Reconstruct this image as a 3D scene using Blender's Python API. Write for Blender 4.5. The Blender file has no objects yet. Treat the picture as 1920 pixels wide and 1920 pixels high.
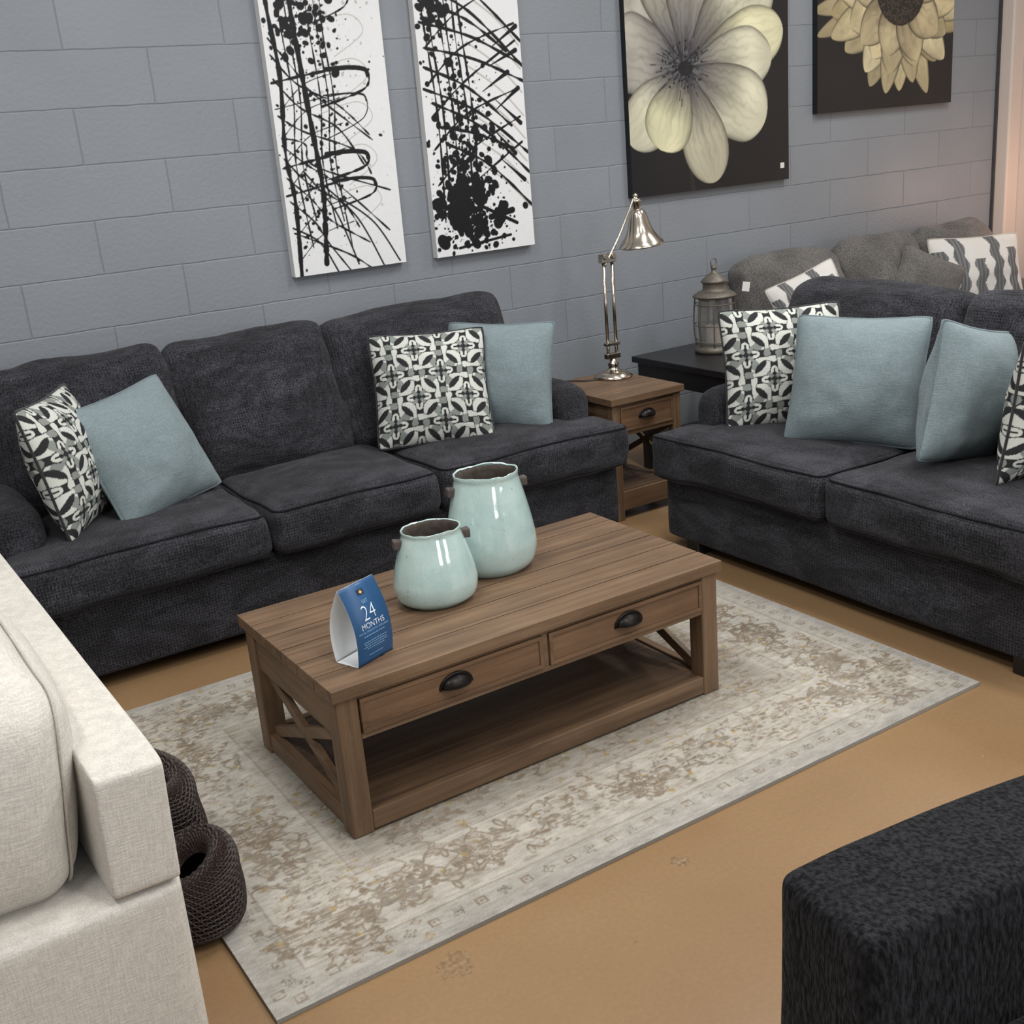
import bpy, bmesh, math, random
import numpy as np
from mathutils import Vector, Matrix, noise
random.seed(7); rng=np.random.default_rng(11)
SC=bpy.context.scene; COL=SC.collection; PI=math.pi
SC.view_settings.view_transform='Standard'
def lin(c):
    c=c/255.0
    return c/12.92 if c<=.04045 else ((c+.055)/1.055)**2.4
def S(r,g,b): return (lin(r),lin(g),lin(b),1)
# ---------------------------------------------------------------- materials
def newmat(name):
    m=bpy.data.materials.new(name); m.use_nodes=True; nt=m.node_tree
    return m,nt,nt.nodes['Principled BSDF']
def nd(nt,t,ins=None,**pr):
    n=nt.nodes.new(t)
    for k,v in pr.items(): setattr(n,k,v)
    for k,v in (ins or {}).items():
        if isinstance(v,bpy.types.NodeSocket): nt.links.new(v,n.inputs[k])
        else: n.inputs[k].default_value=v
    return n
def ramp(nt,fac,stops):
    r=nd(nt,'ShaderNodeValToRGB',{'Fac':fac}); e=r.color_ramp.elements
    while len(e)<len(stops): e.new(.5)
    for i,(p,c) in enumerate(stops): e[i].position=p; e[i].color=c
    return r.outputs['Color']
def mix(nt,fac,a,b,mode='MIX'):
    n=nt.nodes.new('ShaderNodeMix'); n.data_type='RGBA'; n.blend_type=mode
    for i,v in ((0,fac),(6,a),(7,b)):
        if isinstance(v,bpy.types.NodeSocket): nt.links.new(v,n.inputs[i])
        else: n.inputs[i].default_value=v
    return n.outputs[2]
def coords(nt,scale=(1,1,1),out='Object',loc=(0,0,0)):
    t=nd(nt,'ShaderNodeTexCoord')
    return nd(nt,'ShaderNodeMapping',{'Vector':t.outputs[out],'Scale':scale,'Location':loc}).outputs[0]
def simple(name,col,rough=.5,metal=0,spec=.5,nscale=0,namt=.15,bump=0):
    m,nt,b=newmat(name); b.inputs['Roughness'].default_value=rough; b.inputs['Metallic'].default_value=metal
    b.inputs['Specular IOR Level'].default_value=spec
    ns=nd(nt,'ShaderNodeTexNoise',{'Vector':coords(nt),'Scale':nscale or 25,'Detail':3})
    lo=tuple(c*(1-namt) for c in col[:3])+(1,); hi=tuple(min(1,c*(1+namt)) for c in col[:3])+(1,)
    nt.links.new(ramp(nt,ns.outputs[0],[(.3,lo),(.7,hi)]),b.inputs['Base Color'])
    if bump:
        bp=nd(nt,'ShaderNodeBump',{'Height':ns.outputs[0],'Strength':bump,'Distance':.003}); nt.links.new(bp.outputs[0],b.inputs['Normal'])
    return m
def fabric(name,dark,light,fine=300,dots=0,rough=.95,bump=.4,var=.25,sheen=.2,stretch=(1,1,1),weave=0,patch=0,bd=.003):
    m,nt,b=newmat(name); b.inputs['Roughness'].default_value=rough; b.inputs['Specular IOR Level'].default_value=.15
    b.inputs['Sheen Weight'].default_value=sheen; b.inputs['Sheen Roughness'].default_value=.5
    v=coords(nt); vs=coords(nt,stretch)
    n1=nd(nt,'ShaderNodeTexNoise',{'Vector':vs,'Scale':fine,'Detail':2})
    c=ramp(nt,n1.outputs[0],[(.35,dark),(.68,light)])
    n2=nd(nt,'ShaderNodeTexNoise',{'Vector':v,'Scale':5,'Detail':3,'Distortion':.6})
    g=ramp(nt,n2.outputs[0],[(.3,(1-var,)*3+(1,)),(.7,(1+var*.6,)*3+(1,))])
    c=mix(nt,1.0,c,g,'MULTIPLY'); h=n1.outputs[0]
    if patch:
        n4=nd(nt,'ShaderNodeTexNoise',{'Vector':coords(nt,(1,1.3,2.4)),'Scale':5,'Detail':4,'Distortion':1.4,'Roughness':.5})
        c=mix(nt,1.0,c,ramp(nt,n4.outputs[0],[(.40,(1-patch,)*3+(1,)),(.5,(1,1,1,1)),(.60,(1+patch,)*3+(1,))]),'MULTIPLY')
    if weave:
        t2=nd(nt,'ShaderNodeTexNoise',{'Vector':coords(nt,(.12,.12,1)),'Scale':weave,'Detail':1}); t3=nd(nt,'ShaderNodeTexNoise',{'Vector':coords(nt,(1,1,.12)),'Scale':weave,'Detail':1})
        h=nd(nt,'ShaderNodeMath',{0:t2.outputs[0],1:t3.outputs[0]},operation='ADD').outputs[0]
        hh=nd(nt,'ShaderNodeMath',{0:h,1:.5},operation='MULTIPLY').outputs[0]
        c=mix(nt,1.0,c,ramp(nt,hh,[(.4,(.9,.9,.9,1)),(.6,(1.07,1.07,1.07,1))]),'MULTIPLY')
    if dots:
        vo=nd(nt,'ShaderNodeTexVoronoi',{'Vector':v,'Scale':dots,'Randomness':.15})
        dd=ramp(nt,vo.outputs['Distance'],[(.16,(.3,.3,.3,1)),(.4,(1.22,1.22,1.22,1))])
        c=mix(nt,.9,c,dd,'MULTIPLY')
        h=nd(nt,'ShaderNodeMath',{0:h,1:vo.outputs['Distance']},operation='ADD').outputs[0]
    nt.links.new(c,b.inputs['Base Color'])
    bp=nd(nt,'ShaderNodeBump',{'Height':h,'Strength':bump,'Distance':bd}); nt.links.new(bp.outputs[0],b.inputs['Normal'])
    return m
def wood(name,cs,axis=0,rough=.5):
    m,nt,b=newmat(name); b.inputs['Roughness'].default_value=rough; b.inputs['Specular IOR Level'].default_value=.35
    sc=[26,26,26]; sc[axis]=1.3
    gi=nd(nt,'ShaderNodeNewGeometry'); v=coords(nt,tuple(sc))
    off=nd(nt,'ShaderNodeVectorMath',{0:gi.outputs['Random Per Island'],1:(17,9,5)},operation='MULTIPLY')
    v2=nd(nt,'ShaderNodeVectorMath',{0:v,1:off.outputs[0]},operation='ADD').outputs[0]
    n=nd(nt,'ShaderNodeTexNoise',{'Vector':v2,'Scale':1.6,'Detail':6,'Roughness':.6,'Distortion':.5})
    c=ramp(nt,n.outputs[0],[(.22,cs[0]),(.5,cs[1]),(.8,cs[2])])
    big=nd(nt,'ShaderNodeTexNoise',{'Vector':coords(nt),'Scale':5,'Detail':3})
    c=mix(nt,1.0,c,ramp(nt,big.outputs[0],[(.3,(.88,.87,.86,1)),(.7,(1.1,1.1,1.1,1))]),'MULTIPLY')
    t=ramp(nt,gi.outputs['Random Per Island'],[(0,(.92,.91,.9,1)),(1,(1.08,1.08,1.08,1))])
    c=mix(nt,1.0,c,t,'MULTIPLY')
    s2=[10,10,10]; s2[axis]=3
    wn=nd(nt,'ShaderNodeTexNoise',{'Vector':coords(nt,tuple(s2)),'Scale':2.2,'Detail':7,'Roughness':.8})
    wm=ramp(nt,wn.outputs[0],[(.58,(0,0,0,1)),(.7,(1,1,1,1))]); wf=nd(nt,'ShaderNodeMath',{0:wm,1:.28},operation='MULTIPLY').outputs[0]
    c=mix(nt,wf,c,S(140,126,106)); nt.links.new(c,b.inputs['Base Color'])
    bp=nd(nt,'ShaderNodeBump',{'Height':n.outputs[0],'Strength':.25,'Distance':.002}); nt.links.new(bp.outputs[0],b.inputs['Normal'])
    return m
def colattr(name,rough=.6,spec=.3,bump=0,bs=300,amt=.1):
    m,nt,b=newmat(name); b.inputs['Roughness'].default_value=rough; b.inputs['Specular IOR Level'].default_value=spec
    a=nd(nt,'ShaderNodeAttribute',attribute_name='Col')
    n=nd(nt,'ShaderNodeTexNoise',{'Vector':coords(nt),'Scale':bs,'Detail':2})
    c=mix(nt,1.0,a.outputs['Color'],ramp(nt,n.outputs[0],[(.3,(1-amt,)*3+(1,)),(.7,(1+amt*.6,)*3+(1,))]),'MULTIPLY')
    nt.links.new(c,b.inputs['Base Color'])
    if bump:
        bp=nd(nt,'ShaderNodeBump',{'Height':n.outputs[0],'Strength':bump,'Distance':.003}); nt.links.new(bp.outputs[0],b.inputs['Normal'])
    return m
M={}
M['sofa']=fabric('charcoal_chenille',S(29,29,33),S(60,60,65),fine=190,dots=98,bump=.5,var=.2,sheen=.06,stretch=(1.5,1.5,.6),patch=.24)
M['sofa_pipe']=fabric('charcoal_piping',S(18,18,21),S(34,34,38),fine=200,sheen=.03)
M['foot']=simple('black_foot',S(22,20,20),.4)
M['grey']=fabric('grey_chenille',S(78,76,74),S(118,115,112),fine=160,bump=.4,sheen=.1)
M['white']=fabric('cream_linen',S(190,185,177),S(204,200,192),fine=350,bump=.25,var=.04,sheen=.05,weave=320)
M['white_pipe']=fabric('cream_piping',S(172,166,157),S(186,180,171),fine=200)
M['black']=fabric('black_chenille',S(5,5,7),S(38,38,42),fine=110,bump=1,var=.15,sheen=.04,stretch=(1.3,1.3,.5),bd=.006)
M['blue']=fabric('blue_grey_woven',S(112,126,130),S(131,144,147),fine=420,bump=.35,var=.05,sheen=.1,weave=300)
M['blue_pipe']=fabric('blue_grey_piping',S(96,110,114),S(114,128,132),fine=300)
M['dark_pipe']=fabric('dark_piping',S(35,35,38),S(60,60,62),fine=300)
M['pat']=colattr('trellis_print',.9,.15,.3,400)
M['canvas']=colattr('painted_canvas',.55,.3,.1,60,.02)
M['gloss']=colattr('glossy_print',.22,.5,0,90,.02)
M['rug']=colattr('rug_pile',.95,.1,.5,500)
WC=(S(76,58,43),S(106,84,64),S(130,106,83))
M['wx']=wood('brown_plank_x',WC,0); M['wy']=wood('brown_plank_y',WC,1); M['wz']=wood('brown_plank_z',WC,2)
M['wd']=wood('drawer_wood',(S(76,56,41),S(105,80,59),S(124,98,75)),0)
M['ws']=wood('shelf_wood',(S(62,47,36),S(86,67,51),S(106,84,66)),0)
M['iron']=simple('dark_iron',S(32,29,28),.38,.7)
M['nickel']=simple('polished_nickel',S(185,175,162),.2,1,namt=.05)
M['bronze']=simple('aged_bronze',S(106,100,92),.5,.5,nscale=60)
M['blackwood']=simple('black_lacquer',S(24,23,26),.35)
def glaze():
    m,nt,b=newmat('aqua_crackle_glaze'); b.inputs['Roughness'].default_value=.07; b.inputs['Specular IOR Level'].default_value=.8; b.inputs['Coat Weight'].default_value=.6; b.inputs['Coat Roughness'].default_value=.03
    v=coords(nt); n=nd(nt,'ShaderNodeTexNoise',{'Vector':v,'Scale':14,'Detail':4})
    c=ramp(nt,n.outputs[0],[(.3,S(166,190,187)),(.7,S(184,206,202))])
    vo=nd(nt,'ShaderNodeTexVoronoi',{'Vector':v,'Scale':70},feature='DISTANCE_TO_EDGE')
    c=mix(nt,1.0,c,ramp(nt,vo.outputs['Distance'],[(0,(.88,.89,.88,1)),(.04,(1,1,1,1))]),'MULTIPLY')
    sp_=nd(nt,'ShaderNodeTexNoise',{'Vector':v,'Scale':60,'Detail':1}); c=mix(nt,1.0,c,ramp(nt,sp_.outputs[0],[(.22,(.7,.66,.6,1)),(.26,(1,1,1,1))]),'MULTIPLY')
    nt.links.new(c,b.inputs['Base Color'])
    n3=nd(nt,'ShaderNodeTexNoise',{'Vector':v,'Scale':12,'Detail':1}); bp=nd(nt,'ShaderNodeBump',{'Height':n3.outputs[0],'Strength':.25,'Distance':.01}); nt.links.new(bp.outputs[0],b.inputs['Coat Normal']); nt.links.new(bp.outputs[0],b.inputs['Normal'])
    return m
M['vase']=glaze()
M['lug']=simple('rough_grey_clay',S(80,72,68),.9,nscale=80,bump=.6)
M['inner']=simple('unglazed_clay',S(72,64,58),.95,nscale=50,namt=.3,bump=.4)
M['wicker']=simple('dark_wicker',S(44,30,26),.5,nscale=120,namt=.4,bump=.6)
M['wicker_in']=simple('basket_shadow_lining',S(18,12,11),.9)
M['cardw']=simple('white_card',S(216,220,222),.5,namt=.02)
M['cardb']=simple('blue_card',S(38,82,126),.4,namt=.06)
M['ink']=simple('white_ink',S(225,232,240),.5,namt=.02); M['ink2']=simple('pale_blue_ink',S(130,170,205),.5); M['gold']=simple('gold_ink',S(200,160,90),.4); M['navy']=simple('navy_ink',S(22,34,56),.5)
M['tag']=simple('white_paper',S(215,214,210),.6,namt=.02)
M['cream']=simple('cream_paint',S(205,192,182),.5,namt=.02,nscale=3)
M['darkgap']=simple('dark_gap',S(62,60,62),.8)
def glassm():
    m,nt,b=newmat('seeded_glass'); b.inputs['Roughness'].default_value=.08; b.inputs['Transmission Weight'].default_value=.9
    n=nd(nt,'ShaderNodeTexNoise',{'Vector':coords(nt),'Scale':40}); nt.links.new(ramp(nt,n.outputs[0],[(.3,(.78,.78,.76,1)),(.7,(.92,.92,.9,1))]),b.inputs['Base Color'])
    return m
M['glass']=glassm()
def wallm():
    m,nt,b=newmat('grey_painted_block'); b.inputs['Roughness'].default_value=.45; b.inputs['Specular IOR Level'].default_value=.35
    t=nd(nt,'ShaderNodeTexCoord'); s=nd(nt,'ShaderNodeSeparateXYZ',{0:t.outputs['Object']})
    x=nd(nt,'ShaderNodeMath',{0:s.outputs[0],1:-.19},operation='ADD'); z=nd(nt,'ShaderNodeMath',{0:s.outputs[2],1:-.014},operation='ADD')
    v=nd(nt,'ShaderNodeCombineXYZ',{0:x.outputs[0],1:z.outputs[0]})
    wob=nd(nt,'ShaderNodeTexNoise',{'Vector':t.outputs['Object'],'Scale':9,'Detail':2})
    wv=nd(nt,'ShaderNodeVectorMath',{0:wob.outputs['Color'],1:(.008,.008,0)},operation='MULTIPLY')
    v=nd(nt,'ShaderNodeVectorMath',{0:v.outputs[0],1:wv.outputs[0]},operation='ADD')
    br=nd(nt,'ShaderNodeTexBrick',{'Vector':v.outputs[0],'Scale':1.0,'Mortar Size':.0045,'Mortar Smooth':1.0,'Brick Width':.62,'Row Height':.2035,'Color1':S(129,134,140),'Color2':S(132,137,143),'Mortar':S(119,124,130)},offset=.5,squash=1.0)  # mortar tone darkened to paint thin shadow lines into the recessed joints
    n=nd(nt,'ShaderNodeTexNoise',{'Vector':t.outputs['Object'],'Scale':60,'Detail':4}); n2=nd(nt,'ShaderNodeTexNoise',{'Vector':t.outputs['Object'],'Scale':2.5,'Detail':3})
    c=mix(nt,1.0,br.outputs['Color'],ramp(nt,n2.outputs[0],[(.3,(.95,.95,.95,1)),(.7,(1.03,1.03,1.03,1))]),'MULTIPLY')
    nt.links.new(c,b.inputs['Base Color'])
    h=nd(nt,'ShaderNodeMath',{0:br.outputs['Fac'],1:-1.8,2:n.outputs[0]},operation='MULTIPLY_ADD')
    bp=nd(nt,'ShaderNodeBump',{'Height':h.outputs[0],'Strength':.4,'Distance':.004}); nt.links.new(bp.outputs[0],b.inputs['Normal'])
    return m
def floorm():
    m,nt,b=newmat('tan_sealed_concrete'); b.inputs['Roughness'].default_value=.24; b.inputs['Specular IOR Level'].default_value=.5
    v=coords(nt); n=nd(nt,'ShaderNodeTexNoise',{'Vector':v,'Scale':1.6,'Detail':4,'Roughness':.5})
    c=ramp(nt,n.outputs[0],[(.3,S(133,105,75)),(.7,S(144,116,84))])
    f=nd(nt,'ShaderNodeTexNoise',{'Vector':v,'Scale':90,'Detail':3}); c=mix(nt,1.0,c,ramp(nt,f.outputs[0],[(.3,(.95,.95,.95,1)),(.7,(1.04,1.04,1.04,1))]),'MULTIPLY')
    ch=nd(nt,'ShaderNodeTexNoise',{'Vector':v,'Scale':45,'Detail':4})
    for (x,y,r,k) in ((1.458,1.773,.022,.8),(.87,1.796,.042,.55),(.955,2.0,.006,.6),(1.2,1.62,.007,.5),(1.75,1.55,.006,.5),(2.35,1.62,.008,.5)):
        d=nd(nt,'ShaderNodeVectorMath',{0:v,1:(x,y,0)},operation='DISTANCE').outputs['Value']
        d=nd(nt,'ShaderNodeMath',{0:ch.outputs[0],1:r*1.6,2:d},operation='MULTIPLY_ADD').outputs[0]
        f2=nd(nt,'ShaderNodeMath',{0:d,1:r*1.7},operation='LESS_THAN').outputs[0]
        f3=nd(nt,'ShaderNodeMath',{0:f2,1:k},operation='MULTIPLY').outputs[0]
        c=mix(nt,f3,c,ramp(nt,f.outputs[0],[(.4,S(104,84,62)),(.6,S(146,124,96))]))
    nt.links.new(c,b.inputs['Base Color'])
    return m
# ---------------------------------------------------------------- helpers
def thing(name,label,cat,loc=(0,0,0),rz=0,group=None):
    o=bpy.data.objects.new(name,None); COL.objects.link(o); o.location=loc; o.rotation_euler=(0,0,rz); o.empty_display_size=.1
    o['label']=label; o['category']=cat
    if group: o['group']=group
    return o
def link(name,me,mat,parent=None,loc=(0,0,0),rot=(0,0,0),smooth=False,bevel=0,sub=0,solid=0):
    if mat: me.materials.append(mat)
    o=bpy.data.objects.new(name,me); COL.objects.link(o)
    if parent: o.parent=parent
    o.location=loc; o.rotation_euler=rot
    if smooth: me.polygons.foreach_set('use_smooth',[True]*len(me.polygons))
    if solid: md=o.modifiers.new('s','SOLIDIFY'); md.thickness=solid
    if bevel: md=o.modifiers.new('b','BEVEL'); md.width=bevel; md.segments=2; md.limit_method='ANGLE'
    if sub: md=o.modifiers.new('u','SUBSURF'); md.levels=sub; md.render_levels=sub
    return o
def fin(name,bm,mat,parent=None,**k):
    bmesh.ops.recalc_face_normals(bm,faces=bm.faces)
    me=bpy.data.meshes.new(name); bm.to_mesh(me); bm.free(); return link(name,me,mat,parent,**k)
def bx(bm,x0,x1,y0,y1,z0,z1,mt=None):
    vs=[Vector((x,y,z)) for x in (x0,x1) for y in (y0,y1) for z in (z0,z1)]
    if mt: vs=[mt@v for v in vs]
    v=[bm.verts.new(p) for p in vs]
    for f in ((0,1,3,2),(4,6,7,5),(0,4,5,1),(2,3,7,6),(0,2,6,4),(1,5,7,3)): bm.faces.new([v[i] for i in f])
def box(name,x0,x1,y0,y1,z0,z1,mat,parent=None,bevel=.003,**k):
    bm=bmesh.new(); bx(bm,x0,x1,y0,y1,z0,z1); return fin(name,bm,mat,parent,bevel=bevel,**k)
def catm(pts,n=8,closed=False):
    P=[Vector(p) for p in pts]; N=len(P); out=[]
    for i in range(N if closed else N-1):
        if closed: a,b,c,d=P[(i-1)%N],P[i],P[(i+1)%N],P[(i+2)%N]
        else: a,b,c,d=P[max(i-1,0)],P[i],P[i+1],P[min(i+2,N-1)]
        for k in range(n):
            t=k/n; out.append(.5*((2*b)+(c-a)*t+(2*a-5*b+4*c-d)*t*t+(3*b-a-3*c+d)*t**3))
    if not closed: out.append(P[-1])
    return out
def tube(bm,pts,r,seg=8,closed=False):
    pts=[Vector(p) for p in pts]; N=len(pts); rings=[]; up=None
    for i,p in enumerate(pts):
        if closed: t=(pts[(i+1)%N]-pts[i-1])
        else: t=pts[min(i+1,N-1)]-pts[max(i-1,0)]
        t.normalize()
        if up is None: up=Vector((0,0,1)) if abs(t.z)<.9 else Vector((1,0,0))
        up=(up-t*up.dot(t)).normalized(); s=t.cross(up); rr=r[i] if isinstance(r,(list,tuple)) else r
        rings.append([bm.verts.new(p+(up*math.cos(a)+s*math.sin(a))*rr) for a in [2*PI*k/seg for k in range(seg)]])
    for i in range(N if closed else N-1):
        A,B=rings[i],rings[(i+1)%N]
        for k in range(seg): bm.faces.new((A[k],A[(k+1)%seg],B[(k+1)%seg],B[k]))
    if not closed: bm.faces.new(rings[0][::-1]); bm.faces.new(rings[-1])
def lathe(bm,prof,seg=40,sy=1.0,dense=0,mt=None):
    if dense: prof=[(v.x,v.y) for v in catm([(a,b,0) for a,b in prof],dense)]
    rings=[]
    for (r,z) in prof:
        rings.append([bm.verts.new((mt@Vector((r*math.cos(a),r*sy*math.sin(a),z))) if mt else (r*math.cos(a),r*sy*math.sin(a),z)) for a in [2*PI*k/seg for k in range(seg)]])
    for A,B in zip(rings,rings[1:]):
        for k in range(seg): bm.faces.new((A[k],A[(k+1)%seg],B[(k+1)%seg],B[k]))
    return rings
def soft(name,size,r,mat,parent,loc=(0,0,0),rot=(0,0,0),n=12,crown=(0,0,0),wr=0,fn=None,piping=None,pr=.004,seed=0,piplev=(1,-1),axis=2):
    h=[s/2 for s in size]; bm=bmesh.new()
    ts=[]
    for i in range(n+1):
        t=-1+2*i/n; ts.append(math.copysign(1-(1-abs(t))**1.5,t) if t else 0)
    def mp(q):
        p=[q[k]*h[k] for k in range(3)]; inn=[max(-(h[k]-r),min(h[k]-r,p[k])) for k in range(3)]
        d=Vector([p[k]-inn[k] for k in range(3)])
        if d.length>1e-7: d=d.normalized()*r
        p=[inn[k]+d[k] for k in range(3)]
        for k in range(3):
            if crown[k]:
                i,j=(k+1)%3,(k+2)%3
                p[k]+=crown[k]*(p[k]/h[k])*(1-q[i]**2)*(1-q[j]**2)
        v=Vector(p)
        if fn: v=fn(v)
        if wr:
            s=v*4+Vector((seed*3.1,seed*1.7,0)); v=v+Vector((noise.noise(s),noise.noise(s+Vector((9,0,0))),noise.noise(s+Vector((0,9,0)))))*wr
            s=v*13+Vector((seed,0,0)); v=v+Vector((noise.noise(s),noise.noise(s+Vector((5,0,0))),noise.noise(s+Vector((0,5,0)))))*wr*.45
        return v
    for k in range(3):
        for sg in (-1,1):
            g=[]
            for a in ts:
                row=[]
                for b in ts:
                    q=[0,0,0]; q[k]=sg; q[(k+1)%3]=a; q[(k+2)%3]=b; row.append(bm.verts.new(mp(q)))
                g.append(row)
            for i in range(n):
                for j in range(n): bm.faces.new((g[i][j],g[i+1][j],g[i+1][j+1],g[i][j+1]))
    bmesh.ops.remove_doubles(bm,verts=bm.verts,dist=1e-5)
    o=fin(name,bm,mat,parent,loc=loc,rot=rot,smooth=True,sub=1)
    if piping:
        i,j=[a for a in range(3) if a!=axis]
        for lv in piplev:
            path=[]; A,B=h[i]-r,h[j]-r; c=.74*r
            for (ci,cj,a0) in ((1,1,0),(-1,1,PI/2),(-1,-1,PI),(1,-1,1.5*PI)):
                for s in range(6):
                    a=a0+s*PI/10; p=[0,0,0]; p[i]=ci*A+c*math.cos(a); p[j]=cj*B+c*math.sin(a); p[axis]=lv*(h[axis]-r+.74*r); path.append(Vector(p))
            full=[]
            for a,b in zip(path,path[1:]+path[:1]):
                m=max(1,int((b-a).length/.05))
                for s in range(m): full.append(a.lerp(b,s/m))
            out=[]
            for p in full:
                if fn: p=fn(p)
                if wr:
                    s=p*4+Vector((seed*3.1,seed*1.7,0)); p=p+Vector((noise.noise(s),noise.noise(s+Vector((9,0,0))),noise.noise(s+Vector((0,9,0)))))*wr
                out.append(p)
            bm=bmesh.new(); tube(bm,out,pr,6,True); fin('piping',bm,piping,o,smooth=True)
    return o
# ---------------------------------------------------------------- setting
def struct(o): o['kind']='structure'; return o
struct(box('floor',-3.2,7.2,-2.2,4.9,-.1,0,floorm(),bevel=0))
struct(box('wall_back',-3.2,7.2,4.7,4.9,0,3.4,wallm(),bevel=0))
struct(box('wall_right',6.72,6.9,1.0,4.7,0,3.4,M['cream'],bevel=0))
struct(box('trim_1',6.60,6.72,4.60,4.70,0,3.4,M['cream'],bevel=.01))
struct(box('trim_2',6.588,6.60,4.68,4.70,0,3.4,M['darkgap'],bevel=0))
struct(box('trim_3',6.66,6.72,4.30,4.42,0,3.4,M['cream'],bevel=.01))
# ---------------------------------------------------------------- raster canvas (vertex colours)
def gridmesh(name,W,H,nx,ny,RGB,plane,thick,side):
    X,Y=np.meshgrid(np.linspace(0,W,nx),np.linspace(0,H,ny)); X=X.ravel(); Y=Y.ravel()
    if plane=='xz': V=np.stack([X,np.full_like(X,-thick),Y],1); bxv=[(x,y,z) for x in (0,W) for y in (-thick+.0008,0) for z in (0,H)]
    else: V=np.stack([X,Y,np.full_like(X,thick)],1); bxv=[(x,y,z) for x in (0,W) for y in (0,H) for z in (0,thick-.0008)]
    V=np.concatenate([V,np.array(bxv)]); idx=np.arange(nx*ny).reshape(ny,nx)
    F=np.stack([idx[:-1,:-1],idx[:-1,1:],idx[1:,1:],idx[1:,:-1]],-1).reshape(-1,4)
    b=nx*ny; FB=np.array([(0,1,3,2),(4,6,7,5),(0,4,5,1),(2,3,7,6),(0,2,6,4),(1,5,7,3)])+b
    me=bpy.data.meshes.new(name); me.from_pydata(V.tolist(),[],np.concatenate([F,FB]).tolist())
    C=np.ones((len(V),4)); rgb=np.clip(RGB.reshape(-1,3),0,1); C[:b,:3]=np.where(rgb<=.04045,rgb/12.92,((rgb+.055)/1.055)**2.4)
    sd=np.array(side)/255.; C[b:,:3]=((sd+.055)/1.055)**2.4
    a=me.color_attributes.new('Col','FLOAT_COLOR','POINT'); a.data.foreach_set('color',C.ravel())
    return me
def vnoise(ny,nx,cy,cx):
    g=rng.random((int(cy)+2,int(cx)+2)); y=np.linspace(0,cy,ny,endpoint=False); x=np.linspace(0,cx,nx,endpoint=False)
    yi=y.astype(int); xi=x.astype(int); fy=(y-yi)[:,None]; fx=(x-xi)[None,:]; fy=fy*fy*(3-2*fy); fx=fx*fx*(3-2*fx)
    a=g[yi][:,xi]; b=g[yi][:,xi+1]; c=g[yi+1][:,xi]; d=g[yi+1][:,xi+1]
    return (a*(1-fx)+b*fx)*(1-fy)+(c*(1-fx)+d*fx)*fy
class Cv:
    def __init__(s,W,H,p,bg):
        s.W,s.H,s.p=W,H,p; s.nx=int(W/p)+1; s.ny=int(H/p)+1
        s.X,s.Y=np.meshgrid(np.linspace(0,W,s.nx),np.linspace(0,H,s.ny)); s.C=np.zeros((s.ny,s.nx,3))+np.array(bg)/255.
    def win(s,x0,x1,y0,y1):
        f=lambda v,m,L: int(max(0,min(m,v/L*m)))
        return (slice(f(y0,s.ny,s.H),f(y1,s.ny,s.H)+2),slice(f(x0,s.nx,s.W),f(x1,s.nx,s.W)+2))
    def put(s,w,m,col):
        m=m[...,None]; s.C[w]=s.C[w]*(1-m)+(np.array(col)/255.)*m
    def ell(s,x,y,rx,ry,col,ang=0,a=1):
        R=max(rx,ry)*1.1+s.p; w=s.win(x-R,x+R,y-R,y+R); dx=s.X[w]-x; dy=s.Y[w]-y; c,q=math.cos(ang),math.sin(ang)
        u=(dx*c+dy*q)/rx; v=(-dx*q+dy*c)/ry; d=(np.sqrt(u*u+v*v)-1)*min(rx,ry)
        s.put(w,np.clip(.5-d/s.p,0,1)*a,col)
    def line(s,pts,ws,col,a=1):
        n=len(pts)
        if not isinstance(ws,(list,tuple)): ws=[ws]*n
        for i in range(n-1):
            (x0,y0),(x1,y1)=pts[i],pts[i+1]; w0,w1=ws[i],ws[i+1]; R=max(w0,w1)+s.p*2
            w=s.win(min(x0,x1)-R,max(x0,x1)+R,min(y0,y1)-R,max(y0,y1)+R)
            dx,dy=x1-x0,y1-y0; L=dx*dx+dy*dy+1e-12; t=np.clip(((s.X[w]-x0)*dx+(s.Y[w]-y0)*dy)/L,0,1)
            d=np.hypot(s.X[w]-x0-t*dx,s.Y[w]-y0-t*dy)-(w0+(w1-w0)*t); s.put(w,np.clip(.5-d/s.p,0,1)*a,col)
def sp(pts,n=10): return [(v.x,v.y) for v in catm([(a,b,0) for a,b in pts],n)]
BK=(14,14,17)
def wob(pts,w0,w1):
    q=sp(pts); n=len(q); return q,[max(.0008,(w0+(w1-w0)*abs(math.sin(i*.7+random.random())))) for i in range(n)]
def splat(c,x,y,sx,sy,n,rmax,col=BK,a=1):
    for _ in range(n):
        px,py=random.gauss(x,sx),random.gauss(y,sy)
        if 0<px<c.W and 0<py<c.H:
            r=.0012+rmax*random.random()**3; c.ell(px,py,r,r*random.uniform(.7,1.5),col,random.random()*3,a)
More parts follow.
